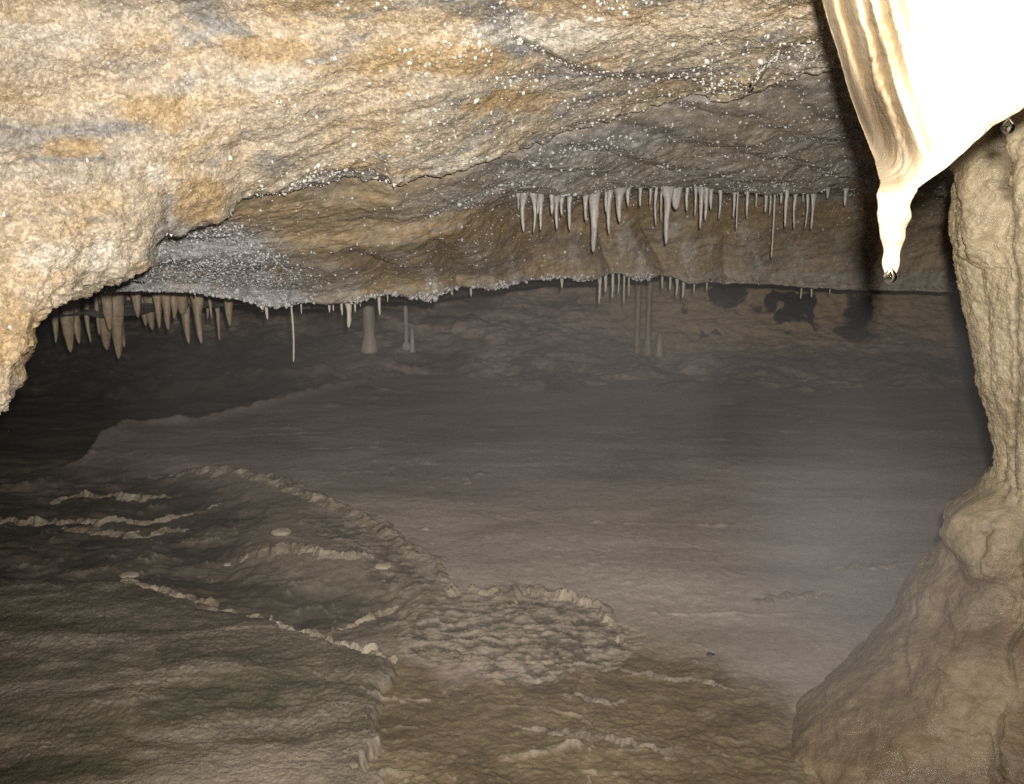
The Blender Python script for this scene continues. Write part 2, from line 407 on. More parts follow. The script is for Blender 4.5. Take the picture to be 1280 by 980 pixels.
def build_slab():
    xs = np.concatenate([np.linspace(-700, -60, 50), np.linspace(-56, 1340, 780), np.linspace(1350, 1900, 40)])
    ye = edgeA(xs); de = lerp(A_EX, xs)
    # the left end of the outline turns back on itself: shift columns sideways there
    d0 = lerp([(-700, 1.0), (0, 1.55), (300, 1.60), (700, 1.65), (1100, 1.6), (1900, 1.5)], xs)   # at y = 0
    kk = np.exp(-np.linspace(-2, 2, 121) ** 2); kk /= kk.sum(); yq = np.convolve(np.pad(ye, 60, 'edge'), kk, 'valid')
    rows = []
    def ceil_row(yw, zz):
        xw = (xs - 640) / FPX * 1.3 * (1 + 0.0 * xs)
        return np.stack([xw, np.full_like(xw, yw), np.full_like(xw, zz)], -1)
    rows.append(ceil_row(-2.2, CZ + 0.42)); rows.append(ceil_row(-0.6, CZ + 0.40)); rows.append(ceil_row(0.35, CZ + 0.40))
    rows.append(P(xs, np.full_like(xs, -330), np.minimum(0.92, d0)))
    rows.append(P(xs, np.full_like(xs, -130), d0 * 0.80))
    rows.append(P(xs, np.full_like(xs, 0), d0))
    rows.append(P(xs, yq * 0.36, d0 * 0.68 + de * 0.32 - 0.02))
    rows.append(P(xs, yq * 0.50 + ye * 0.2, d0 * 0.30 + de * 0.70 - 0.03))
    rows.append(P(xs, ye * 0.93, de - 0.035))
    rows.append(P(xs, ye, de))
    rows.append(P(xs, ye - 6, de + 0.05))
    rows.append(P(xs, ye - 40, de + 0.22))
    rows.append(P(xs, ye - 95, de + 0.6))
    ctrl = np.stack(rows)
    t = rowparam([4, 6, 10, 20, 60, 62, 70, 70, 26, 8, 14, 8])
    V = cr(ctrl, t)
    N = normals(V, CAMP)
    px, py, d = proj(V)
    front = (d > 0.2)
    # stepped ledge towards the right, and the low crack left of the middle
    step = lerp([(-800, -400), (560, -400), (640, 42), (700, 66), (780, 90), (860, 96), (935, 108), (955, 88), (975, 70), (1040, 46), (1100, 40), (2000, 40)], px)
    s1 = sstep(-2, 9, py - step - 5 * fbm(V, 14, 3)) * sstep(580, 700, px) * front
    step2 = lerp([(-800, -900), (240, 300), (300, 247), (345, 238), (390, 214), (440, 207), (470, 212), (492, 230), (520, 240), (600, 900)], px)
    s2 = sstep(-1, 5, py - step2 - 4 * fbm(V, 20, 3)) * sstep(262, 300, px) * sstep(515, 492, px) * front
    ray = V - CAMP; ray /= np.linalg.norm(ray, axis=-1, keepdims=True)
    V = V + ray * (0.075 * s1 + 0.045 * s2)[..., None]
    SV = strata(V)
    h = 0.050 * fbm(V, 2.3, 4) + 0.020 * fbm(SV, 5.0, 4, 0.55) + 0.006 * (ridged(SV, 4.2, 3) - 0.6)
    bumpy = sstep(-0.05, 0.35, fbm(SV, 2.6, 3, off=4.0))
    bumpy = np.maximum(0.25 + 0.75 * bumpy, sstep(330, 60, px) * sstep(150, 330, py))
    h += 0.0055 * bumpy * (0.55 - worley(V, 62)) + 0.0030 * bumpy * (0.5 - worley(V, 130)) + 0.005 * fbm(V, 36, 3, 0.65)
    back = (np.arange(V.shape[0])[:, None] > V.shape[0] - 24)
    h += rng.normal(size=h.shape) * 0.0007 * (0.5 + bumpy) * (py > -60)
    h = np.where(back, h * 0.25, h)
    lipm = np.exp(-((py - edgeA(px)) / 14) ** 2)
    h += lipm * (0.016 * fbm(V, 28, 2, off=9) + sstep(190, 60, px) * (0.022 * fbm(V, 34, 3, 0.6, off=19) + 0.010 * (0.5 - worley(V, 55))))
    V = V + N * h[..., None]
    gray = sstep(0.12, 0.34, fbm(strata(V, 24, (0.8, 1, 2.4)), 4.2, 5, 0.65, off=2)) * 0.8
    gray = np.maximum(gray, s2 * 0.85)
    gray = np.maximum(gray, sstep(600, 760, px) * s1 * 0.35)
    gray *= sstep(60, 320, px) * 0.7 + 0.3; gray = np.where(back, 0, gray)
    och = np.zeros_like(px); pal = np.zeros_like(px)
    for cx, cy, rx, ry in ((250, 248, 42, 34), (190, 140, 60, 26), (560, 78, 120, 22), (330, 60, 70, 20), (90, 185, 50, 18), (640, 128, 90, 14), (20, 420, 40, 60)):
        och = np.maximum(och, np.exp(-(((px - cx) / rx) ** 2 + ((py - cy) / ry) ** 2)))
    for cx, cy, rx, ry in ((143, 213, 20, 13), (190, 215, 26, 14), (330, 100, 60, 16), (90, 320, 70, 24), (60, 50, 80, 20), (700, 40, 120, 18), (600, 205, 140, 12)):
        pal = np.maximum(pal, np.exp(-(((px - cx) / rx) ** 2 + ((py - cy) / ry) ** 2)))
    nz = fbm(V, 12, 4, 0.65, off=64)
    och = sstep(0.25, 0.75, och + 0.7 * nz); pal = sstep(0.25, 0.8, pal + 0.8 * fbm(V, 15, 4, 0.65, off=66))
    root = empty('ceiling_slab', tuple(P(400, 100, 1.9)))
    tag(root, 'bright tan overhanging ceiling slab speckled with white crystals and glints, nearest rock across the top', 'rock slab')
    o = link('slab_rock', raw_mesh('slab_rock', V - np.array(root.location), grid_faces(*V.shape[:2]), {'gray': np.clip(gray, 0, 1), 'ochre': och, 'pale': pal}), M['slab'], root)
    N2 = normals(V, CAMP)
    px, py, d = proj(V)
    vis = (d > 0.6) & (py > -120) & (py < edgeA(px) + 12) & (np.arange(V.shape[0])[:, None] < V.shape[0] - 24)
    clus = sstep(0.06, 0.42, fbm(strata(V, 18, (0.5, 1, 3.0)), 3.4, 5, 0.65, off=12)) + 0.10 * sstep(500, 800, px) + 0.4 * s2 + 0.6 * gray + 0.05
    clus *= sstep(0, 400, px) * 0.75 + 0.25
    ww = clus * vis
    a, n = pick(V, N2, ww, 10500)
    L = np.array(root.location)
    beads('calcite_glint', a - L, n, 0.0006 + 0.0030 * rng.random(len(a)) ** 5.0, M['crystal_glint'], root)  # calcite grains, plus droplet glints put in as white beads
    big = ww * sstep(0.2, 0.5, fbm(V, 2.2, 2, off=3))
    a, n = pick(V, N2, big + 1e-9 * vis, 60)
    beads('calcite_glint_lump', a - L, n, 0.0028 + 0.0035 * rng.random(len(a)) ** 2, M['crystal_glint'], root)  # larger white beads, again crystals and painted glints
    return root
build_slab()

# ------------------------------------------------------------------ middle shelf and its lip
LIP = [(-900, 330), (-100, 352), (50, 362), (100, 365), (180, 366), (240, 367), (300, 373), (345, 380), (365, 381), (400, 376), (450, 370), (520, 363), (580, 357), (650, 350), (700, 347), (760, 343), (815, 341), (860, 352), (900, 355), (1000, 358), (1100, 362), (1200, 366), (1500, 372), (2000, 380)]
DLIP = [(-900, 2.6), (50, 3.3), (200, 3.4), (360, 3.55), (500, 3.8), (650, 4.2), (820, 4.6), (1000, 5.0), (1200, 5.2), (2000, 5.0)]
LED = [(-900, 300), (300, 300), (520, 275), (600, 255), (640, 246), (700, 243), (760, 235), (820, 227), (880, 232), (960, 238), (1060, 234), (1200, 236), (2000, 240)]
SC = 0.72
DLIP = [(a, b * SC) for a, b in DLIP]
DLED = [(-900, 2.4), (60, 3.0), (300, 3.0), (500, 3.15), (640, 3.35), (700, 3.45), (820, 3.65), (960, 3.85), (1060, 4.0), (1200, 4.1), (2000, 4.0)]
DLED = [(a, b * SC) for a, b in DLED]
UNDER = 0.55       # height of the hidden roof behind the lip

def build_shelf():
    xs = np.concatenate([np.linspace(-900, 60, 60), np.linspace(64, 1300, 720), np.linspace(1310, 2000, 30)])
    ya = edgeA(xs); da = lerp(A_EX, xs)
    yl = lerp(LIP, xs); dl = lerp(DLIP, xs); ym = lerp(LED, xs); dm = lerp(DLED, xs)
    left = sstep(680, 560, xs)
    ym = np.maximum(ym, np.minimum(ya + 12, yl - 40))
    k = sstep(560, 720, xs)          # 1 where the ledge overhangs a recess
    yt = np.minimum(ya, ym - 20)
    dt = np.maximum(da + 0.12, 1.8)
    rows = [P(xs, yt - 70, dt + 0.3), P(xs, yt - 18, dt), P(xs, yt * 0.62 + ym * 0.38, dt * 0.6 + dm * 0.4 - 0.03), P(xs, yt * 0.25 + ym * 0.75, dt * 0.25 + dm * 0.75 - 0.03),
            P(xs, ym, dm), P(xs, ym + 4 + 14 * left, dm + 0.16 * k + 0.04), P(xs, ym + 14 + 12 * left, dm + 0.36 * k + 0.07),
            P(xs, ym * 0.45 + yl * 0.55, dm * 0.45 + dl * 0.55 + 0.24 * k), P(xs, yl - 14, dl - 0.02), P(xs, yl - 3, dl - 0.02), P(xs, yl, dl)]
    pl = rows[-1]
    for yy, f in ((0.10, 0.03), (0.45, 0.3), (1.4, 0.8), (3.0, 1.0)):
        q = pl.copy(); q[:, 1] += yy; q[:, 2] = pl[:, 2] * (1 - f) + UNDER * f + (0.03 if f < .1 else 0.0); rows.append(q)
    V = cr(np.stack(rows), rowparam([8, 20, 60, 55, 40, 16, 20, 55, 40, 16, 10, 8, 12, 14, 10]))
    N = normals(V, CAMP)
    px, py, d = proj(V)
    r = np.arange(V.shape[0])[:, None] + 0 * px
    h = 0.038 * fbm(V, 1.9, 4) + 0.012 * fbm(V * np.array([1, 1.2, 3.2]), 6, 4)
    # flowing folds on the lower face
    low = sstep(0.15, 0.5, (py - ym[None]) / np.maximum(yl - ym, 1)[None]) * (r < 326)
    u = V[..., 0] * 9 + 1.6 * fbm(V, 1.7, 2) + 3.2 * (V[..., 2] - 0.9)
    fold = np.abs(np.sin(u * 1.7)) ** 0.7
    h += low * 0.030 * (fold - 0.5) * sstep(300, 420, px) * sstep(1000, 860, px)
    # strata towards the right
    sv = (V[..., 2] + 0.16 * V[..., 0] + 0.04 * fbm(V, 2.2, 3))
    upper = sstep(0.25, -0.1, (py - ym[None]) / 60.0)
    h += 0.016 * (np.abs(((sv * 17) % 1.0) - 0.5) * 2 - 0.5) * sstep(480, 700, px) * upper
    gray = np.maximum(sstep(0.0, 0.35, fbm(V * np.array([1, 1, 2.2]), 2.2, 4, off=5)) * 0.7, 0) * sstep(450, 620, px) * upper
    SV = strata(V, 14, (0.6, 1, 3.2))
    gl = sstep(420, 330, px + 0.9 * (340 - py)) * sstep(270, 300, py)
    gray = np.maximum(gray, gl); gray = np.maximum(gray, 0.7 * upper * sstep(480, 640, px) * (0.6 + 0.4 * sstep(-0.1, 0.2, fbm(SV, 3.5, 3))))
    lipm = np.exp(-((r - 327) / 9.0) ** 2) * sstep(860, 780, px)
    gray = np.maximum(gray, lipm * 0.6)
    w = worley(V, 30)
    h += 0.004 * (0.5 - w) + 0.006 * np.clip(gray, 0, 1) * (0.5 - worley(V, 75)) + 0.008 * fbm(SV, 9, 4, 0.6) + 0.004 * fbm(V, 48, 3, 0.7) + rng.normal(size=h.shape) * 0.0011 * np.clip(gray + 0.25, 0, 1)
    V = V + N * h[..., None]
    rim = np.exp(-((py - lerp([(0, 900), (590, 900), (640, 250), (760, 240), (820, 235), (880, 240), (1060, 243), (1300, 900)], px)) / (9.0 + 5 * fbm(V, 9, 3))) ** 2)
    rim = np.maximum(rim, 0.55 * sstep(338, 344, py) * sstep(820, 850, px) * (r < 328))
    fn = fbm(V * np.array([2.2, 1, 0.6]), 8, 4, 0.6, off=90)
    veil = low * sstep(1100, 900, px) * sstep(0.72, 0.95, fold) * sstep(-0.1, 0.25, fn)
    ochre = np.clip(low * 0.6 * sstep(0.55, 0.1, fold) * sstep(-0.2, 0.2, fbm(V, 4, 3, off=91)), 0, 1)
    root = empty('rock_shelf', tuple(P(600, 300, 3.5)))
    tag(root, 'brown and grey drooping rock shelf behind the bright slab, its lip edged with drip beads', 'rock shelf')
    L = np.array(root.location)
    link('shelf_rock', raw_mesh('shelf_rock', V - L, grid_faces(*V.shape[:2]), {'gray': np.clip(gray, 0, 1), 'veil': veil, 'ochre': ochre, 'rim': np.clip(rim, 0, 1)}), M['shelf'], root)
    N2 = normals(V, CAMP)
    px, py, d = proj(V)
    vis = (r < 334) & (py > 60) & (px > -50) & (px < 1200)
    sr = sstep(0.02, 0.3, fbm(strata(V, 14, (0.5, 1, 4.5)), 5.0, 4, 0.6, off=21))
    gr = (np.clip(gray, 0, 1) * (0.12 + sr + 0.8 * gl) + 0.05 + 0.25 * veil * sstep(0.1, 0.4, ridged(V * np.array([2.4, 2.4, 0.7]), 3, 3) - 0.4)) * vis
    a, n = pick(V, N2, gr, 11000)
    beads('drip_glint', a - L, n, 0.0012 + 0.0026 * rng.random(len(a)) ** 3, M['grey_crystal_glint'], root)  # droplet glints on the shelf, put in as pale beads
    a, n = pick(V, N2, lipm * vis * sstep(120, 330, px) * sstep(-0.15, 0.2, fbm(V, 9, 3, off=55)), 1100)
    beads('lip_crystal_glint', a - L, n, 0.0015 + 0.005 * rng.random(len(a)) ** 3, M['grey_crystal_glint'], root)  # crystals along the lip, their glint put into the pale colour
build_shelf()

# ------------------------------------------------------------------ far wall
def build_wall():
    xs = np.concatenate([np.linspace(-900, -20, 60), np.linspace(-14, 1300, 560), np.linspace(1310, 2100, 50)])
    o = np.ones_like(xs)
    side = sstep(-100, -900, xs) * 2.2 + sstep(1350, 2100, xs) * 2.6
    prof = [(500, 6.2), (484, 6.42), (470, 6.62), (455, 6.8), (440, 7.0), (420, 7.2), (390, 7.35), (350, 7.45), (310, 7.6), (250, 7.8)]
    rows = []
    for y, d in prof:
        q = P(xs, y * o, d * SC * o); q[:, 1] -= side; rows.append(q)
    V = cr(np.stack(rows), rowparam([8, 22, 24, 24, 28, 32, 36, 30, 12]))
    N = normals(V, CAMP); px, py, d = proj(V)
    tanm = sstep(640, 900, px) * sstep(452, 425, py) + 0.0
    h = 0.11 * fbm(V * np.array([1, 1, 2.0]), 1.6, 5, 0.55) * (1 - 0.6 * tanm) + 0.06 * (ridged(V * np.array([0.8, 1, 3.2]), 2.6, 4) - 0.6) * (1 - 0.75 * tanm) + 0.012 * fbm(V, 16, 3)
    h += 0.006 * fbm(V, 40, 3) + 0.02 * fbm(V * np.array([1, 1, 2.5]), 7, 4)
    V = V + N * h[..., None]
    black_patch = np.zeros_like(px)  # black oval patches towards the right end of the wall
    for (cx, cy, rx, ry) in ((1068, 392, 26, 34), (1000, 376, 24, 18), (985, 395, 22, 14), (962, 372, 16, 22), (915, 370, 34, 20), (988, 416, 12, 8), (945, 385, 14, 10)):
        black_patch = np.maximum(black_patch, np.exp(-(((px - cx) / rx) ** 2 + ((py - cy) / ry) ** 2) ** 1.5))
    w = link('cave_wall', raw_mesh('cave_wall', V, grid_faces(*V.shape[:2]), {'tan': np.clip(tanm, 0, 1), 'black_patch': black_patch, 'olive': np.clip(sstep(500, 330, px + 60 * fbm(V, 4, 3)) * sstep(392, 425, py + 16 * fbm(V, 5, 3)), 0, 1)}), M['wall'])
    tag(w, 'dark brown rough back wall of the chamber with black patches at its right end', 'cave wall')
build_wall()

# ------------------------------------------------------------------ floor
def seg_dist(X, Y, pts):
    """distance to a polyline, and signed side (positive = right hand of travel)"""
    best = np.full(X.shape, 1e9); side = np.zeros(X.shape)
    for (x0, y0), (x1, y1) in zip(pts[:-1], pts[1:]):
        dx, dy = x1 - x0, y1 - y0; L2 = dx*dx + dy*dy
        t = np.clip(((X - x0) * dx + (Y - y0) * dy) / L2, 0, 1)
        qx, qy = X - x0 - t * dx, Y - y0 - t * dy
        dd = np.hypot(qx, qy); s = -(dx * qy - dy * qx)
        m = dd < best; best = np.where(m, dd, best); side = np.where(m, np.sign(s), side)
    return best, side

def gp(pts):
    return [tuple(G(x, y)[:2]) for x, y in pts]

def inpoly(px, py, poly):
    r = np.zeros(px.shape, bool); n = len(poly)
    for i in range(n):
        x0, y0 = poly[i]; x1, y1 = poly[(i + 1) % n]
        if y0 == y1: continue
        c = ((y0 > py) != (y1 > py)) & (px < (x1 - x0) * (py - y0) / (y1 - y0) + x0)
        r ^= c
    return r

def polymask(px, py, poly, soft):
    """1 inside, fading over soft px"""
    d = np.full(px.shape, 1e9)
    for (x0, y0), (x1, y1) in zip(poly, poly[1:] + poly[:1]):
        dx, dy = x1 - x0, y1 - y0; L2 = dx*dx + dy*dy + 1e-9
        t = np.clip(((px - x0) * dx + (py - y0) * dy) / L2, 0, 1)
        d = np.minimum(d, np.hypot(px - x0 - t * dx, (py - y0 - t * dy) * 1.0))
    s = np.where(inpoly(px, py, poly), d, -d)
    return sstep(-soft, soft, s)

FAR_POOL = [(-900, 470), (-900, 640), (-100, 592), (60, 574), (102, 571), (125, 548), (160, 526), (250, 517), (330, 501), (385, 487), (440, 476), (500, 466), (520, 440)]
MID_POOL = [(-600, 580), (90, 572), (180, 582), (260, 604), (320, 640), (300, 690), (360, 715), (440, 722), (500, 742), (505, 770), (440, 790), (360, 785), (300, 762), (220, 738), (100, 726), (-600, 722)]
CRUST = [(400, 650), (450, 645), (510, 690), (552, 735), (590, 742), (640, 742), (700, 747), (750, 762), (780, 800), (740, 812), (700, 830), (660, 855), (600, 850), (540, 830), (500, 790), (520, 750), (450, 700)]
FORE = [(-900, 735), (0, 730), (120, 732), (200, 736), (290, 770), (350, 792), (430, 818), (497, 832), (468, 870), (462, 925), (450, 970), (430, 1200), (-900, 1200)]
LEFTZ = [(-900, 572), (100, 574), (200, 582), (380, 622), (490, 672), (560, 745), (560, 800), (500, 834), (290, 772), (-900, 725)]
MUD = [(430, 830), (500, 815), (560, 850), (640, 850), (720, 820), (790, 805), (880, 825), (1010, 880), (1030, 1000), (1030, 1300), (420, 1300), (450, 960)]

def build_floor():
    xs = np.concatenate([np.linspace(-1500, -80, 90), np.linspace(-76, 1330, 800), np.linspace(1340, 2600, 70)])
    ys = np.concatenate([np.linspace(432, 450, 8), np.linspace(452, 1010, 520), np.linspace(1016, 1500, 60), np.linspace(1520, 2600, 20)])
    X, Y = np.meshgrid(xs, ys)
    V = G(X, Y)
    wx = fbm(V, 3.0, 4, off=1) * 1.0; wy = fbm(V, 3.0, 4, off=8)
    pk = np.clip((Y - 430) / 300, 0.15, 1.6)
    fx = X + (34 * wx + 26 * fbm(V, 13, 4, 0.6, off=44)) * pk; fy = Y + (16 * wy + 10 * fbm(V, 15, 4, 0.6, off=48)) * pk
    farp = polymask(fx, fy, FAR_POOL, 4); midp = polymask(fx, fy, MID_POOL, 26)
    crust = sstep(0.36, 0.60, polymask(fx, fy, CRUST, 42) + 0.75 * fbm(V, 7.0, 5, 0.62, off=80)); fore = polymask(fx, fy, FORE, 5); mud = polymask(fx, fy, MUD, 22)
    lz = polymask(fx, fy, LEFTZ, 16)
    far_floor = 1 - np.clip(farp + midp + fore + mud + crust, 0, 1)
    z = 0.022 * fbm(V, 1.1, 3) + 0.007 * fbm(V, 6, 4) * (1 - 0.75 * far_floor)
    z -= 0.075 * farp + 0.035 * midp
    z += farp * 0.030 * fbm(V * np.array([1, 2, 1]), 3.5, 4, off=30)
    z += midp * (0.030 * fbm(V, 4.5, 5, 0.6, off=3) + 0.014 * (ridged(V * np.array([0.7, 1.8, 1]), 5.0, 3, off=11) - 0.6))
    far_floor = 1 - np.clip(farp + midp + fore + mud + crust, 0, 1)
    # low terraces (tiny dams) running across the slope
    q = V * np.array([0.55, 2.0, 1]) + 0.22 * np.stack([wx, wy, 0 * wx], -1)
    wf = 0.05 * np.stack([fbm(V, 14, 3, off=3), fbm(V, 14, 3, off=6), 0 * wx], -1)
    rd = ridged(q + wf, 3.4, 3, off=5); rd2 = ridged(q * 1.0 + wf * 1.5, 9.5, 3, off=2); rd3 = ridged(q * np.array([1.6, 1.1, 1]) + wf * 2, 7.0, 3, off=16)
    brk = sstep(-0.15, 0.25, fbm(V, 11, 3, off=31))
    crest = sstep(0.82, 0.97, rd) * (0.3 + 0.7 * brk); crest2 = sstep(0.80, 0.95, rd2) * brk; crest3 = sstep(0.80, 0.96, rd3) * brk
    gate = sstep(-0.05, 0.3, fbm(V, 1.6, 3, off=20)); gate2 = sstep(-0.1, 0.25, fbm(V, 2.3, 3, off=27))
    z += crest * gate * (0.010 * far_floor + 0.009 * mud + 0.008 * midp) + crest2 * 0.007 * mud * (0.3 + 0.7 * gate2) + crest3 * (0.008 * midp + 0.003 * far_floor * gate2)
    # crust: lacy popcorn with dark gaps
    wl = worley(V + 0.03 * fbm(V, 20, 3)[..., None], 52); wl2 = worley(V, 95)
    lace = fbm(V * np.array([0.8, 1.4, 1]), 26, 4, 0.65, off=41)
    z += crust * (0.000 + 0.010 * fbm(V, 8, 4, 0.55) + 0.010 * lace + 0.0035 * (0.5 - wl) + 0.003 * (0.5 - wl2))
    # foreground bank: swelling flowstone with knobbly skin
    gr2 = sstep(-0.15, 0.25, fbm(V, 3.4, 3, off=14))
    sw = fbm(V * np.array([1, 1.8, 1]), 2.6, 4, 0.5, off=6)
    z += fore * (0.018 + 0.030 * sw + 0.005 * (0.5 - worley(V, 85)) * (0.25 + gr2) + 0.006 * (ridged(q + wf, 3.4, 3, off=50) - 0.6) + 0.0022 * fbm(V, 30, 3))
    z += far_floor * (0.0012 * fbm(V, 24, 3) + 0.0008 * (0.5 - wl2) + 0.006 * fbm(V * np.array([0.8, 1.6, 1]), 3, 3, off=60)) + mud * (0.010 * fbm(V, 13, 4, 0.6) + 0.003 * (0.5 - wl2))
    z += rng.normal(size=z.shape) * 0.0004 * (Y > 450) * (0.5 + fore + crust)
    # scalloped bank along the far pool
    dist, side = seg_dist(V[..., 0], V[..., 1], gp([(100, 571), (125, 548), (160, 526), (250, 517), (330, 501), (385, 487), (440, 476)]))
    scal = 0.5 + 0.5 * np.abs(np.sin(V[..., 0] * 34 + 3 * wx))
    z += 0.028 * np.exp(-(dist / 0.07) ** 2) * (1 - farp) * (0.6 + 0.4 * scal)
    V[..., 2] = z
    pale = np.clip(crest * gate * (0.65 * far_floor + 0.8 * mud + 0.5 * midp) + crest2 * 0.8 * mud * gate2 + crest3 * (0.5 * midp + 0.12 * far_floor) + crust * 0.28 * sstep(0.0, 0.2, lace), 0, 1)
    pale = np.maximum(pale, 0.8 * np.exp(-(dist / 0.06) ** 2) * (1 - farp) * (0.4 + 0.6 * scal))
    pale = np.maximum(pale, 0.45 * fore * sstep(0.12, 0.4, sw + 0.3 * fbm(V, 9, 4, off=70)))
    silt = sstep(0.0, 0.25, fbm(V * np.array([0.8, 1.7, 1]), 2.4, 4, 0.6, off=33) + 0.35 * sstep(620, 180, X) - 0.02)
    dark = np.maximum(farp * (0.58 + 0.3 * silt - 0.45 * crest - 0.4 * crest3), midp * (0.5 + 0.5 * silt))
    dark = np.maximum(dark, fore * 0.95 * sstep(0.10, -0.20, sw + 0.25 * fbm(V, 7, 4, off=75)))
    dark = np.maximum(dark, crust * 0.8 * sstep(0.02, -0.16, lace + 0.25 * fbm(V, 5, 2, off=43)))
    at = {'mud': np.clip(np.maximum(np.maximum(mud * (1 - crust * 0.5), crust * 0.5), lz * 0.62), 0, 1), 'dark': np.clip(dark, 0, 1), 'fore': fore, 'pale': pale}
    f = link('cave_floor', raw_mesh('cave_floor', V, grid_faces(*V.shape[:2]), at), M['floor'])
    f['kind'] = 'structure'
    return V, xs, ys
FLV, FLX, FLY = build_floor()

def floor_z(x, y):
    """floor height under the photo position"""
    i = np.clip(np.searchsorted(FLY, y), 1, len(FLY) - 1); j = np.clip(np.searchsorted(FLX, x), 1, len(FLX) - 1)
    return FLV[i, j, 2]

def water(name, poly, z, mat):
    pts = np.array([G(x, y, z) for x, y in poly])
    me = bpy.data.meshes.new(name); me.from_pydata([tuple(p) for p in pts], [], [tuple(range(len(pts)))]); me.update()
    o = link(name, me, mat); o['kind'] = 'structure'
water('pool_water', [(-900, 462), (-900, 660), (-100, 610), (60, 592), (112, 580), (135, 556), (172, 536), (256, 524), (340, 509), (392, 496), (450, 484), (530, 470), (540, 452)], -0.035, M['water'])

# ------------------------------------------------------------------ rimstone dams
def dam(label, pts, h=0.035, w=0.03, seed=0, mat='rim'):
    """a knobbly ridge of calcite following a line on the floor"""
    pts = np.array(pts, float)
    seg = np.r_[0, np.cumsum(np.hypot(*np.diff(pts, axis=0).T))]
    n = max(24, int(seg[-1] / 1.2)); s = np.linspace(0, seg[-1], n)
    px = np.interp(s, seg, pts[:, 0]); py = np.interp(s, seg, pts[:, 1])
    k = np.ones(9) / 9; pad = lambda a: np.convolve(np.pad(a, 4, 'edge'), k, 'valid')
    px, py = pad(px), pad(py)
    c = G(px, py)
    c[:, 2] = pad(np.array([floor_z(a, b) for a, b in zip(px, py)]))
    off = fbm(np.stack([s * 0.05, np.full(n, seed * 3.7), np.zeros(n)], -1), 1, 5, 0.6)
    tan = np.gradient(c[:, :2], axis=0); tan /= np.linalg.norm(tan, axis=1)[:, None] + 1e-9
    nor = np.stack([-tan[:, 1], tan[:, 0]], -1)
    c[:, :2] += nor * (off * min(0.05, 1.6 * w))[:, None]
    m = 21; v = np.linspace(-1, 1, m)
    env = np.sin(np.linspace(0, math.pi, n)) ** 0.5
    e1 = fbm(np.stack([s * 0.045, np.full(n, 2.0 + seed), np.ones(n)], -1), 1, 4, 0.65)
    e2 = fbm(np.stack([s * 0.06, np.full(n, 5.0 + seed), np.ones(n)], -1), 1, 4, 0.65)
    hh = h * 0.58 * env * np.clip(0.72 + 1.2 * e1, 0.08, 1.5)
    ww = w * (0.35 + 0.65 * env) * np.clip(0.85 + 1.2 * e2, 0.35, 1.8)
    prof = np.where(v < 0, 1 - np.abs(v) ** 1.2, 1 - np.abs(v) ** 2.0)
    V = np.zeros((n, m, 3))
    V[..., :2] = c[:, None, :2] + nor[:, None] * (v[None] * ww[:, None])[..., None]
    V[..., 2] = c[:, None, 2] - 0.006 + hh[:, None] * prof[None] + 0.006 * prof[None]
    k1 = fbm(V, 17, 4, 0.6, off=seed); kn = 0.55 - worley(V + 0.02 * fbm(V, 25, 2)[..., None], 34)
    V[..., 2] += prof[None] * (0.014 * k1 + 0.011 * kn) * (0.12 + 0.88 * h / 0.035) + rng.normal(size=(n, m)) * 0.0004
    V[..., :2] += nor[:, None] * (0.45 * w * fbm(V, 21, 3, off=2))[..., None] * (0.3 + prof[None])[..., None]
    o = bpy.data.objects.new('rimstone_dam', None)
    loc = c[n // 2].copy()
    me = raw_mesh('rimstone_dam', V - loc, grid_faces(n, m))
    o = link('rimstone_dam', me, M[mat]); o.location = loc
    tag(o, label, 'rimstone dam', 'rimstone dams on the cave floor')
dam('long knobbly rimstone dam curving along the left edge of the smooth grey basin', [(180, 590), (240, 588), (290, 592), (340, 602), (380, 618), (430, 637), (465, 655), (490, 668), (515, 688), (545, 705), (556, 725), (560, 742)], 0.034, 0.045, 1)
dam('jagged rimstone edge bordering the rough crust patch in the middle of the floor', [(556, 742), (585, 735), (612, 741), (628, 748), (660, 740), (700, 746), (722, 752), (748, 757), (752, 772), (770, 783), (776, 802)], 0.030, 0.03, 2)
dam('pale crested dam running diagonally down to the step edge at lower left', [(335, 782), (360, 790), (395, 803), (430, 812), (465, 822), (497, 834)], 0.038, 0.022, 3)
dam('broken pale rim at the back of the knobbly foreground bank', [(90, 728), (150, 729), (200, 733), (245, 745), (290, 765), (330, 778)], 0.022, 0.025, 4)
dam('thin pale rim farthest back in the dark shallow pool', [(58, 610), (85, 605), (110, 603), (150, 607), (185, 609), (215, 611)], 0.026, 0.022, 5)
dam('long thin rim crossing the dark shallow pool from the left side', [(-60, 636), (0, 637), (60, 638), (130, 640), (180, 637), (240, 629), (275, 620)], 0.028, 0.020, 6)
dam('short broken rim just in front of the long thin rim', [(66, 648), (100, 650), (140, 652), (175, 650)], 0.022, 0.035, 7)
dam('small hooked rim beside the dark shallow pool', [(152, 660), (175, 655), (205, 648), (237, 645)], 0.024, 0.022, 8)
dam('isolated bright crusty dam standing in the middle of the left pools', [(298, 692), (320, 688), (345, 690), (370, 688), (395, 692), (430, 697), (468, 694)], 0.030, 0.035, 9)
dam('faint low rim leading from the dark pool to the crust patch', [(410, 780), (440, 768), (470, 757), (500, 750)], 0.022, 0.022, 10)
dam('small pale rim halfway along the dark pool near two pebbles', [(145, 716), (160, 712), (175, 713)], 0.022, 0.025, 11)
dam('pale rim emerging from the mist beside the right mound', [(1030, 706), (1060, 709), (1100, 706), (1140, 702)], 0.014, 0.03, 12)
dam('curved faint rim in the mist below the other right rim', [(940, 752), (970, 744), (1010, 741), (1050, 743)], 0.012, 0.03, 13)
dam('uneven rim on the brown mud right of the crust patch', [(745, 832), (790, 838), (835, 845), (880, 852), (920, 866)], 0.012, 0.020, 14, 'mudrim')
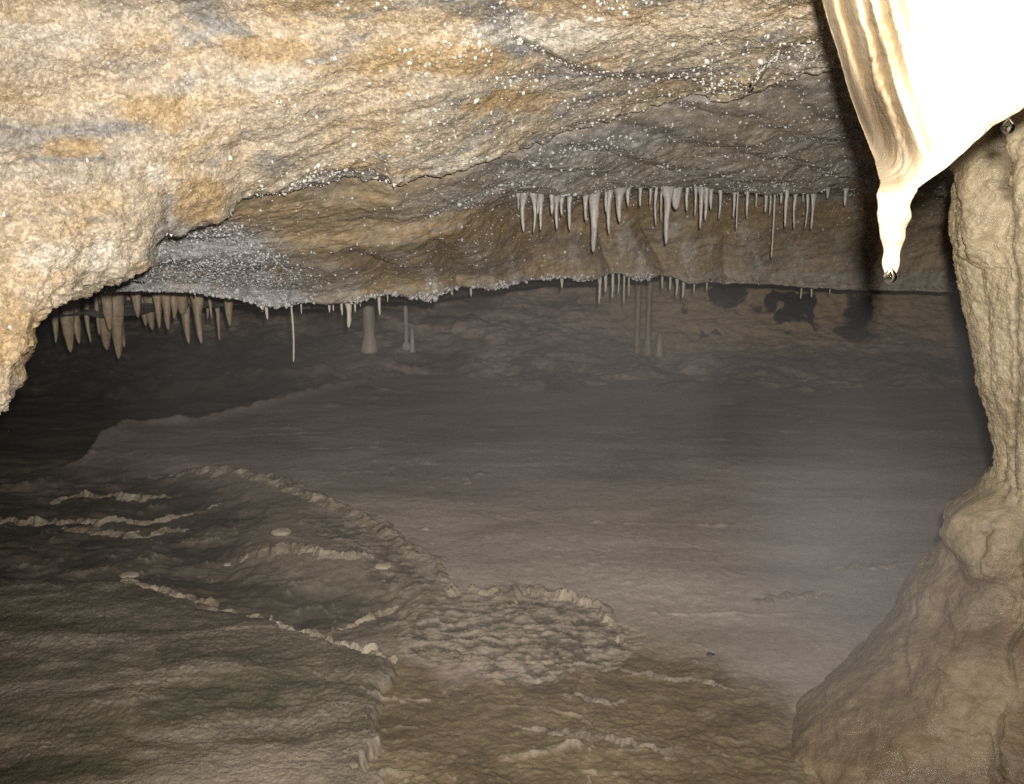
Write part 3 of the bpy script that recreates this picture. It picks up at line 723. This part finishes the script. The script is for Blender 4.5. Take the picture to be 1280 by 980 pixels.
dam('short pale rim in the middle of the brown foreground mud', [(700, 870), (740, 876), (790, 878)], 0.012, 0.020, 15, 'mudrim')
dam('wavy pale rim nearest the viewer on the brown mud', [(640, 905), (690, 918), (740, 922), (800, 935), (860, 945)], 0.012, 0.020, 16, 'mudrim')
dam('thin rim between the crust patch and the step edge', [(520, 812), (560, 820), (600, 826), (640, 830)], 0.012, 0.020, 17, 'mudrim')

def stone(label, x, y, r, mat, flat=0.5):
    n = 12; m = 18
    th = np.linspace(0.02, math.pi - 0.02, n)[:, None]; ph = np.linspace(0, 2 * math.pi, m, endpoint=False)[None]
    V = np.stack([np.sin(th) * np.cos(ph) * 1.25, np.sin(th) * np.sin(ph), np.cos(th) * flat + 0 * ph], -1) * r
    c = G(x, y); c[2] = max(floor_z(x, y), -0.03)
    V *= (1 + 0.35 * fbm(V / r + x, 1.3, 3))[..., None]
    o = link('stone', raw_mesh('stone', V, grid_faces(n, m, True)), mat); o.location = (c[0], c[1], c[2] + r * flat * 0.45)
    tag(o, label, 'stone', 'loose stones on the cave floor')
stone('flat black stone lying in the dark shallow pool', 115, 670, 0.030, M['black_stone'], 0.3)
stone('pale rounded pebble above the isolated bright dam', 352, 668, 0.022, M['pale_stone'])
stone('tiny pale pebble in the dark pool left of the isolated bright dam', 283, 693, 0.009, M['pale_stone'])
stone('small pale flat pebble behind the foreground bank', 160, 706, 0.020, M['pale_stone'], 0.3)
stone('pale flat pebble right in front of the small halfway rim', 158, 721, 0.022, M['pale_stone'], 0.3)
stone('small dark pebble on the misty basin beside the brown mud', 888, 818, 0.007, M['black_stone'])
stone('pale pebble beside the end of the isolated bright dam', 478, 711, 0.018, M['pale_stone'], 0.4)

# ------------------------------------------------------------------ stalactites
ORD = ['first', 'second', 'third', 'fourth', 'fifth', 'sixth', 'seventh', 'eighth', 'ninth', 'tenth', 'eleventh', 'twelfth', 'thirteenth', 'fourteenth', 'fifteenth', 'sixteenth', 'seventeenth', 'eighteenth', 'nineteenth', 'twentieth',
       'twenty-first', 'twenty-second', 'twenty-third', 'twenty-fourth', 'twenty-fifth', 'twenty-sixth', 'twenty-seventh', 'twenty-eighth', 'twenty-ninth', 'thirtieth', 'thirty-first', 'thirty-second', 'thirty-third', 'thirty-fourth', 'thirty-fifth', 'thirty-sixth', 'thirty-seventh', 'thirty-eighth', 'thirty-ninth', 'fortieth', 'forty-first', 'forty-second', 'forty-third', 'forty-fourth', 'forty-fifth', 'forty-sixth', 'forty-seventh', 'forty-eighth']

def lathe(name, x, y0, y1, d, prof, mat, rough=0.12, up=0.0, n=12, seed=0.0, bend=0.0):
    """prof: (fraction from top, width in photo px); a round dripstone hanging or standing vertically"""
    top = P(x, y0, d); bot = P(x, y1, d)
    Lz = max(top[2] - bot[2], 0.005)
    m = max(10, min(60, int((y1 - y0) / 1.5)))
    f = np.linspace(0, 1, m)
    w = np.interp(f, [p[0] for p in prof], [p[1] for p in prof]) * 0.5 * d / FPX
    ph = np.linspace(0, 2 * math.pi, n, endpoint=False)
    z = top[2] - f * Lz
    ax = top[0] + bend * np.sin(f * 3.0) * Lz; ay = top[1] + 0 * f
    V = np.stack([ax[:, None] + w[:, None] * np.cos(ph)[None], ay[:, None] + w[:, None] * np.sin(ph)[None], z[:, None] + 0 * ph[None]], -1)
    sc = 1.0 / max(w.max(), 1e-3)
    nn = fbm(np.stack([np.cos(ph)[None] + 0 * z[:, None], np.sin(ph)[None] + 0 * z[:, None], (z * sc * 0.35)[:, None] + seed + 0 * ph[None]], -1), 1.3, 3)
    ctr = np.stack([ax, ay, z], -1)[:, None]
    V = ctr + (V - ctr) * (1 + rough * 2.4 * nn)[..., None]
    if up > 0:     # a stub that runs on into the rock above
        t = V[:1].copy(); t[..., 2] += up; V = np.concatenate([t, V])
    F = grid_faces(V.shape[0], n, True)
    loc = top.copy()
    V2 = np.concatenate([V.reshape(-1, 3), [V[-1].mean(0) - [0, 0, 0.002]], [V[0].mean(0)]])
    k = V.shape[0]; li = (k - 1) * n
    caps = [(li + j, li + (j + 1) % n, k * n, k * n) for j in range(n)] + [(j, k * n + 1, (j + 1) % n, (j + 1) % n) for j in range(n)]
    me = bpy.data.meshes.new(name)
    me.from_pydata((V2 - loc).tolist(), [], [tuple(q) for q in F.tolist()] + [c[:3] for c in caps])
    me.polygons.foreach_set('use_smooth', np.ones(len(me.polygons), bool)); me.update()
    o = link(name, me, mat); o.location = loc
    return o

def cone_prof(w, blunt=0.35, root=1.5):
    return [(0, w * root), (0.10, w * (0.5 + 0.5 * root)), (0.26, w * 1.08), (0.5, w * 0.85), (0.85, w * 0.6), (0.97, w * blunt), (1, w * 0.12)]
def straw_prof(w):
    return [(0, w * 1.5), (0.08, w), (0.95, w * 0.85), (1, w * 0.4)]

def size_word(L, w):
    a = 'long' if L > 48 else 'short' if L < 26 else 'medium'
    b = 'thin' if w <= 4 else 'stout' if w >= 9 else 'slim'
    return a, b

def fringe(items, where, group, ytop, depth, mat, up, start=0.0):
    items = sorted(items)
    for i, (x, yt, w) in enumerate(items):
        y0 = ytop(x); d = depth(x) + random.uniform(-0.03, 0.04)
        a, b = size_word(yt - y0, w)
        thin = w <= 3.6
        pr = None; w = w * random.choice((0.62, 0.75, 0.9, 1.0, 1.15)) if w < 9 else w
        if 'left overhang' in where: w *= 1.25; pr = [(0, w * 2.0), (0.15, w * 1.5), (0.4, w * 1.05), (0.75, w * 0.7), (0.95, w * 0.35), (1, w * 0.1)]
        o = lathe('soda_straw' if thin and yt - y0 > 40 else 'stalactite', x, y0, yt, d, straw_prof(w) if thin else (pr or cone_prof(w, 0.35, random.uniform(1.3, 3.0))), mat, 0.08 if thin else 0.22, up, 8 if thin else 14, x, random.uniform(-0.04, 0.04))
        tag(o, f'{a} {b} dripstone, {ORD[i]} from the left {where}', 'soda straw' if o.name.startswith('soda') else 'stalactite', group)

G1 = [(62, 431, 6), (80, 443, 15), (92, 432, 10), (105, 406, 9), (107, 431, 7), (118, 421, 7), (140, 452, 13), (149, 437, 8), (126, 440, 16), (169, 398, 9), (178, 409, 9), (186, 414, 12), (195, 412, 8), (206, 414, 9), (231, 432, 9), (241, 414, 8), (247, 432, 9), (256, 401, 7), (262, 400, 6), (270, 428, 8), (284, 409, 9), (132, 415, 10), (160, 392, 8), (214, 400, 7), (225, 395, 14)]
fringe(G1, 'in the tan cluster under the left overhang', 'tan stalactites under the left overhang', lambda x: 352.0, lambda x: 3.25 + 0.2 * math.sin(x * 1.7), M['tan_drip'], 0.06)
G2 = [(327, 390, 3.5), (333, 400, 5), (376, 393, 4), (411, 391, 4), (416, 389, 3), (427, 395, 4), (434, 411, 7), (443, 391, 4), (450, 384, 4), (474, 395, 4), (484, 378, 4), (538, 379, 3.5), (546, 374, 3), (565, 369, 3.5), (589, 371, 5), (606, 364, 4), (620, 362, 4), (703, 361, 4), (749, 381, 5), (757, 366, 4), (766, 374, 5), (773, 369, 4), (781, 381, 4), (787, 371, 4), (829, 362, 4), (838, 363, 4), (846, 371, 5), (854, 373, 5), (868, 366, 4), (884, 363, 4), (1002, 374, 3), (1016, 372, 3), (1038, 368, 3)]
fringe([(363, 455, 3.4)], 'hanging alone at the lowest point of the shelf lip', 'straws and stalactites along the shelf lip', lambda x: 374.0, lambda x: 2.63, M['far_drip'], 0.03)
bpy.data.objects['soda_straw']['label'] = 'long hair-thin straw hanging alone from the lowest point of the shelf lip'
fringe(G2, 'in the sparse fringe along the shelf lip', 'straws and stalactites along the shelf lip', lambda x: float(lerp(LIP, x)) - 8, lambda x: float(lerp(DLIP, x)) + 0.12, M['far_drip'], 0.03)
G3 = [(648, 262, 4), (655, 290, 6), (667, 291, 7), (672, 268, 5), (676, 288, 5), (690, 268, 5), (697, 287, 7), (703, 270, 5), (713, 288, 5), (733, 276, 6), (743, 316, 11), (758, 265, 5), (763, 293, 7), (776, 278, 9), (786, 258, 6), (801, 258, 6), (813, 256, 4), (822, 282, 4), (828, 276, 4), (835, 306, 9), (846, 262, 14), (860, 264, 5), (870, 270, 5), (877, 286, 6), (883, 276, 5), (890, 262, 4), (900, 274, 4), (918, 272, 5), (923, 287, 3.6), (935, 271, 4), (946, 260, 4), (958, 266, 5), (963, 270, 4), (977, 255, 4), (984, 284, 4), (996, 286, 4), (1005, 253, 4), (1009, 286, 4), (1017, 287, 4), (1035, 248, 4), (1058, 258, 5), (969, 323, 3)]
fringe(G3, 'in the grey fringe under the upper ledge', 'grey stalactites under the upper ledge', lambda x: float(lerp(LED, x)) - 1, lambda x: float(lerp(DLED, x)) + 0.05 + 0.03 * math.sin(x), M['grey_drip'], 0.05)

# columns at the back, standing on the foot of the far wall
def column(label, x, y0, y1, d, prof, name='cave_column', cat='column', mat='far_drip'):
    o = lathe(name, x, y0, y1, d, prof, M[mat], 0.08, 0.06 if cat == 'column' else 0.0, 18, x)
    tag(o, label, cat, 'columns at the foot of the far wall' if cat == 'column' else None)
DC = 6.78 * SC
column('thickest pale column with a bulging foot, below the left half of the shelf', 459, 335, 444, DC, [(0, 24), (0.35, 18), (0.6, 15), (0.8, 13), (0.85, 17), (0.93, 21), (1, 22)])
column('slender column ending in a small round knob, right of the thick pale column', 506, 335, 441, DC, [(0, 7), (0.5, 6), (0.9, 5), (0.92, 10), (0.97, 12), (1, 11)])
column('left one of the two tan pole-like columns under the right part of the shelf', 799, 335, 446, DC, [(0, 9), (0.4, 8), (0.8, 7.5), (1, 9)], mat='tan_drip')
column('right one of the two tan pole-like columns under the right part of the shelf', 813, 335, 449, DC, [(0, 9), (0.4, 7), (0.8, 8), (1, 13)], mat='tan_drip')
column('low brownish stalagmite standing close beside the slender knobbed column', 515, 410, 441, DC, [(0, 3), (0.3, 4), (0.8, 6), (1, 8)], 'stalagmite', 'stalagmite')
column('stubby tan stalagmite right beside the pair of pole-like columns', 825, 416, 447, DC, [(0, 4), (0.2, 9), (0.7, 12), (1, 15)], 'stalagmite', 'stalagmite', 'tan_drip')

# ------------------------------------------------------------------ right-hand column with its flowstone mound
AX, AY = 1.29 * SC, 2.2 * SC
SIL = [(1252, 60), (1246, 165), (1236, 190), (1219, 230), (1215, 290), (1221, 350), (1229, 430), (1233, 490), (1246, 530), (1253, 570), (1253, 596), (1242, 615), (1224, 645), (1208, 680), (1182, 718), (1152, 762), (1116, 812), (1078, 858), (1054, 890), (1030, 935), (1020, 975), (1010, 1010)]
def build_column():
    zr = []
    for px, y in SIL:
        k = (490 - y) / FPX; d = AY / (CT + k * ST); z = CZ + d * (-ST + k * CT)
        zr.append((z, AX - d * (px - 640) / FPX))
    zr = np.array(zr[::-1])
    root = empty('flowstone_column', (AX, AY, 0.0))
    tag(root, 'tall tan flowstone column flaring into a wet lumpy mound at the right edge', 'column')
    L = np.array([AX, AY, 0.0])
    def sheet(z0, z1, nz, name, kind):
        z = np.linspace(z0, z1, nz); th = np.radians(np.linspace(70, 400, 620))     # faces the viewer; 180 = left
        R = np.interp(z, zr[:, 0], zr[:, 1])
        ker = np.ones(9) / 9; R = np.convolve(np.pad(R, 4, 'edge'), ker, 'valid')
        Z, T = np.meshgrid(z, th, indexing='ij')
        Rg = R[:, None] + 0 * T
        V = np.stack([AX + Rg * np.cos(T), AY + Rg * np.sin(T), Z], -1)
        Rg = Rg * (1 + 0.40 * sstep(150, 200, np.degrees(T)) * sstep(0.30, 0.0, Z))
        V[..., 0] = AX + Rg * np.cos(T); V[..., 1] = AY + Rg * np.sin(T)
        radial = np.stack([np.cos(T), np.sin(T), 0 * T], -1)
        px, py, d = proj(V)
        seam = np.zeros_like(px)
        if kind == 'shaft':
            h = 0.024 * fbm(V * np.array([1, 1, 0.35]), 7, 3) + 0.007 * fbm(V, 26, 4, 0.6) + 0.0030 * (0.5 - worley(V, 85)) + rng.normal(size=V.shape[:2]) * 0.0006
            h += 0.005 * np.abs(np.sin(T * 9 + 2.0 * fbm(V * np.array([1, 1, 0.4]), 3, 2)))
            for tab, dep in (([(0, 1262), (240, 1260), (330, 1270), (420, 1272), (500, 1266), (560, 1262), (620, 1272), (900, 1280)], 0.018), ([(0, 1210), (190, 1214), (240, 1211), (300, 1216), (335, 1222), (336, 2000)], 0.010), ([(0, 1300), (300, 1306), (620, 1310)], 0.02)):
                dx = px - lerp(tab, py) - 12 * fbm(V, 16, 4, 0.6)
                s = np.exp(-(dx / 2.6) ** 2); seam = np.maximum(seam, s * 0.9); h -= dep * s
                h += 0.010 * sstep(0, 16, dx) * sstep(46, 16, dx)
            lobe = polymask(px + 5 * fbm(V, 22, 3), py, [(1213, 150), (1262, 150), (1261, 240), (1246, 290), (1225, 333), (1214, 320), (1211, 250)], 4)
            h += 0.018 * lobe
            brown = lobe * 0.35
        else:
            flow = V * np.array([1, 1, 0.6])
            h = 0.050 * fbm(flow, 3.4, 4) + 0.016 * fbm(V, 13, 4) + rng.normal(size=V.shape[:2]) * 0.0003 + 0.012 * fbm(V, 8, 3, off=5) + 0.010 * (0.5 - worley(V + 0.02 * fbm(V, 12, 2)[..., None], 17)) + 0.003 * fbm(V, 60, 3)
            lump = sstep(1080, 1200, px) * sstep(680, 780, py)
            h += lump * 0.032 * (0.55 - worley(V + 0.03 * fbm(V, 9, 2)[..., None], 11))
            for tab, dep in (([(600, 1262), (640, 1268), (690, 1252), (740, 1225), (800, 1205), (860, 1225), (930, 1240), (1000, 1236)], 0.022), ([(600, 1222), (660, 1195), (720, 1160), (800, 1130)], 0.01), ([(600, 1300), (860, 1262), (900, 1252), (960, 1245)], 0.02)):
                dx = px - lerp(tab, py) - 26 * fbm(V, 9, 4, 0.6)
                s = np.exp(-(dx / 3.0) ** 2) * sstep(-0.25, 0.1, fbm(V, 5, 3, off=77)); seam = np.maximum(seam, s * 0.55); h -= dep * 0.7 * s
            bx, by = (px - 1243) / 46.0, (py - 668) / 52.0
            rr = np.sqrt(np.clip(bx ** 2 + np.where(by < 0, by * 1.0, by * 0.62) ** 2 + 0.25 * fbm(V, 9, 3), 0, None))
            h += 0.050 * sstep(1.15, 0.35, rr) * (1 - 0.35 * sstep(0, 1.2, by))
            brown = 0.35 + 0.65 * sstep(620, 760, py)
        V = V + radial * h[..., None]
        o = link(name, raw_mesh(name, V - L, grid_faces(*V.shape[:2]), {'brown': np.clip(brown, 0, 1) + 0 * px, 'seam': seam}), M['column'], root)
        return o
    zs = lambda y: float(np.interp(y, [s[1] for s in SIL], zr[::-1, 0]))
    sheet(zs(640), CZ + 0.48, 620, 'shaft', 'shaft')
    sheet(-0.06, zs(600), 560, 'mound', 'mound')
build_column()

# ------------------------------------------------------------------ drapery close to the lens
def build_drapery():
    XL = [(-500, 960), (-120, 1000), (0, 1028), (25, 1034), (60, 1046), (110, 1060), (150, 1074), (200, 1094), (235, 1100), (255, 1098), (285, 1099), (310, 1104), (335, 1104), (348, 1107)]
    XR = [(-500, 1560), (0, 1470), (60, 1420), (100, 1345), (130, 1292), (158, 1240), (190, 1204), (212, 1178), (236, 1142), (250, 1137), (272, 1136), (300, 1129), (325, 1124), (340, 1122), (348, 1118)]
    ys = np.concatenate([np.linspace(-500, -20, 60), np.linspace(-18, 348, 330)])
    m = 340
    V = []; TAN = []; VEIN = []
    for y in ys:
        xl, xr = lerp(XL, y), lerp(XR, y)
        hw = (xr - xl) / 2
        f = np.linspace(0, math.pi, m // 2, endpoint=False)
        xf = xl + (1 - np.cos(f)) * hw; xb = xf[::-1]
        g = float(sstep(275, 150, y))
        def front(x):
            s = x - xl; e = xr - x
            tw = 44.0 + 26.0 * float(sstep(130, 20, y))
            flat = 0.735 + 0.30 * np.exp(-(s / tw) ** 1.5) * g + 0.02 * np.exp(-e / 20.0)
            # three ribs on the retreating left edge
            rel = s - 0.0
            rib = 0.024 * np.exp(-((rel - 12) / 8) ** 2) + 0.030 * np.exp(-((rel - 36) / 8) ** 2) + 0.026 * np.exp(-((rel - 60) / 7) ** 2) + 0.014 * np.exp(-((rel - 82) / 7) ** 2)
            flat = flat - rib * g * sstep(-5, 120, 230 - y)
            rnd = 0.735 + 0.03 + 0.05 * float(sstep(235, 330, y)) - 0.6 * hw * 0.75 / FPX * np.sqrt(np.clip(1 - ((x - (xl + xr) / 2) / max(hw, 1)) ** 2, 0, 1))
            q = float(sstep(255, 215, y))
            return flat * q + (rnd - 0.012) * (1 - q)
        df = front(xf); th = np.minimum(0.075, 0.7 * hw * 0.75 / FPX + 0.004)
        tw = 44.0 + 26.0 * float(sstep(130, 20, y))
        db = front(xb) + th * 2 * np.sin(f[::-1]) ** 0.6
        X = np.concatenate([xf, xb]); D = np.concatenate([df, db])
        V.append(P(X, np.full_like(X, y), D))
        s = X - xl
        TAN.append(np.clip(sstep(tw * 1.9, tw * 1.1, s) * g + 0.85 * float(sstep(215, 300, y)), 0, 1))
        ve = np.exp(-((s - 24) / 5) ** 2) + np.exp(-((s - 48) / 5) ** 2) + 0.8 * np.exp(-((s - 72) / 4) ** 2)
        VEIN.append(np.clip(ve * g, 0, 1) * 0.8)
    V = np.array(V); TAN = np.array(TAN); VEIN = np.array(VEIN)
    c = V.mean(1, keepdims=True); out = V - c; out /= np.linalg.norm(out, axis=-1, keepdims=True) + 1e-9
    h = 0.006 * fbm(V * np.array([1, 1, 0.4]), 16, 3) + 0.0022 * fbm(V, 60, 3) + 0.0012 * (0.5 - worley(V, 140))
    tipz = sstep(235, 262, ys)[:, None]
    h = h * (1 - 0.6 * tipz) + tipz * 0.0007 * np.sin(V[..., 2] * 330 + 9 * V[..., 0])
    V = V + out * h[..., None]
    root = empty('drapery', tuple(P(1150, 0, 0.8)))
    tag(root, 'glaring cream calcite drapery hanging close by at upper right, tapering to a point', 'drapery')
    L = np.array(root.location)
    k = V.shape[1]; cut = int(np.searchsorted(ys, 236))
    up = raw_mesh('curtain', V[:cut + 1] - L, grid_faces(cut + 1, k, True), {'tan': TAN[:cut + 1], 'vein': VEIN[:cut + 1]})
    link('curtain', up, M['drapery'], root)
    tipv = np.concatenate([V[cut:].reshape(-1, 3), [V[-1].mean(0)]])
    Ft = grid_faces(len(ys) - cut, k, True)
    li = (len(ys) - cut - 1) * k
    capf = np.array([(li + j, li + (j + 1) % k, len(tipv) - 1, len(tipv) - 1) for j in range(k)])
    me = bpy.data.meshes.new('drip_tip'); me.from_pydata((tipv - L).tolist(), [], Ft.tolist() + capf[:, :3].tolist())
    me.polygons.foreach_set('use_smooth', np.ones(len(me.polygons), bool)); me.update()
    for nm, arr in (('tan', TAN), ('vein', VEIN)):
        at = me.attributes.new(nm, 'FLOAT', 'POINT'); at.data.foreach_set('value', np.r_[arr[cut:].ravel(), 0.5].astype(np.float32))
    link('drip_tip', me, M['drapery'], root)
    return root
build_drapery()

def drop(label, x, y, d, r):
    n, m = 16, 20
    th = np.linspace(0.02, math.pi - 0.02, n)[:, None]; ph = np.linspace(0, 2 * math.pi, m, endpoint=False)[None]
    q = np.where(np.cos(th) > 0, 1 - 0.45 * np.cos(th), 1.0)
    V = np.stack([np.sin(th) * np.cos(ph) * q, np.sin(th) * np.sin(ph) * q, np.cos(th) * 1.2 + 0 * ph], -1) * r
    o = link('water_drop', raw_mesh('water_drop', V, grid_faces(n, m, True)), M['drop']); o.location = P(x, y, d)
    tag(o, label, 'water drop', 'hanging water drops')
drop('clear water drop hanging from the pointed tip of the cream drapery', 1113, 345, 0.795, 0.0056)
drop('clear water drop hanging from the lower right edge of the cream drapery', 1260, 158, 0.76, 0.0052)
drop('small water drop under the knob at the ceiling slab edge beside the drapery', 938, 109, 1.92, 0.007)

o = lathe('stalactite', 938, 84, 107, 1.93, [(0, 44), (0.3, 34), (0.7, 22), (0.95, 13), (1, 4)], M['tan_drip'], 0.2, 0.03, 20, 3.0)
tag(o, 'stubby tan nub with a water drop on the bright slab edge, left of the drapery', 'stalactite')
# ------------------------------------------------------------------ mist
def build_mist():
    me = bpy.data.meshes.new('mist')
    x0, x1, y0, y1, z0, z1 = -1.9, 1.9, 0.8, 3.3, -0.02, 0.80
    vs = [(x, y, z) for z in (z0, z1) for y in (y0, y1) for x in (x0, x1)]
    me.from_pydata(vs, [], [(0, 2, 3, 1), (4, 5, 7, 6), (0, 1, 5, 4), (2, 6, 7, 3), (0, 4, 6, 2), (1, 3, 7, 5)]); me.update()
    mt = bpy.data.materials.new('drifting_breath_mist'); mt.use_nodes = True
    nt = mt.node_tree; nt.nodes.clear(); N = nt.nodes.new
    out = N('ShaderNodeOutputMaterial'); pv = N('ShaderNodeVolumePrincipled'); tc = N('ShaderNodeTexCoord')
    pv.inputs['Color'].default_value = (0.96, 0.92, 0.93, 1); pv.inputs['Anisotropy'].default_value = 0.0
    no = N('ShaderNodeTexNoise'); no.inputs['Scale'].default_value = 2.0; no.inputs['Detail'].default_value = 3; no.inputs['Distortion'].default_value = 1.2
    nt.links.new(tc.outputs['Object'], no.inputs['Vector'])
    mr = N('ShaderNodeMapRange'); mr.inputs['From Min'].default_value = 0.42; mr.inputs['From Max'].default_value = 0.75
    mr.inputs['To Min'].default_value = MIST_LO; mr.inputs['To Max'].default_value = MIST_HI
    nt.links.new(no.outputs['Fac'], mr.inputs['Value'])
    sx = N('ShaderNodeSeparateXYZ'); nt.links.new(tc.outputs['Object'], sx.inputs[0])
    fx = N('ShaderNodeMapRange'); fx.interpolation_type = 'SMOOTHSTEP'
    for k_, v_ in (('From Min', -0.95), ('From Max', 0.25), ('To Min', 0.12), ('To Max', 1.0)): fx.inputs[k_].default_value = v_
    nt.links.new(sx.outputs['X'], fx.inputs['Value'])
    mu = N('ShaderNodeMath'); mu.operation = 'MULTIPLY'
    nt.links.new(mr.outputs[0], mu.inputs[0]); nt.links.new(fx.outputs[0], mu.inputs[1])
    # a denser puff beside the mound
    c = P(1075, 745, 1.62)
    vm = N('ShaderNodeVectorMath'); vm.operation = 'DISTANCE'; vm.inputs[1].default_value = tuple(c)
    nt.links.new(tc.outputs['Object'], vm.inputs[0])
    m2 = N('ShaderNodeMapRange'); m2.interpolation_type = 'SMOOTHSTEP'
    m2.inputs['From Min'].default_value = 0.34; m2.inputs['From Max'].default_value = 0.03; m2.inputs['To Min'].default_value = 0.0; m2.inputs['To Max'].default_value = MIST_PUFF
    nt.links.new(vm.outputs['Value'], m2.inputs['Value'])
    ad = N('ShaderNodeMath'); ad.operation = 'ADD'
    nt.links.new(mu.outputs[0], ad.inputs[0]); nt.links.new(m2.outputs[0], ad.inputs[1])
    nt.links.new(ad.outputs[0], pv.inputs['Density']); nt.links.new(pv.outputs[0], out.inputs['Volume'])
    o = link('mist', me, mt); o['kind'] = 'stuff'
MIST_LO, MIST_HI, MIST_PUFF = 0.022, 0.11, 0.85
build_mist()

# ------------------------------------------------------------------ light: the photographer's flash, and a trace of ambient
lt = bpy.data.lights.new('flash', 'SPOT'); lt.energy = 228; lt.color = (1.0, 0.965, 0.905); lt.shadow_soft_size = 0.012
lt.spot_size = math.radians(104); lt.spot_blend = 1.0
lo = bpy.data.objects.new('flash', lt); COL.objects.link(lo); lo.location = (0.022, 0.0, CZ + 0.045)
lo.rotation_euler = (math.radians(90 - 2), 0, 0)

w = bpy.data.worlds.new('World'); scene.world = w; w.use_nodes = True
bg = w.node_tree.nodes['Background']; bg.inputs['Color'].default_value = (0.9, 0.95, 1.0, 1); bg.inputs['Strength'].default_value = 0.002

cam = bpy.data.cameras.new('camera'); co = bpy.data.objects.new('camera', cam); COL.objects.link(co)
cam.sensor_width = 36; cam.lens = 36 * FPX / 1280; cam.clip_start = 0.01; cam.clip_end = 200
co.location = (0, 0, CZ); co.rotation_euler = (math.radians(90) - TH, 0, 0)
scene.camera = co

scene.view_settings.view_transform = 'Standard'; scene.view_settings.look = 'None'
scene.view_settings.gamma = 1; scene.view_settings.exposure = 0
cy = scene.cycles
cy.use_denoising = False
cy.max_bounces = 5; cy.diffuse_bounces = 2; cy.glossy_bounces = 2; cy.volume_bounces = 0; cy.transparent_max_bounces = 8
cy.caustics_reflective = False; cy.caustics_refractive = False
cy.sample_clamp_indirect = 4.0
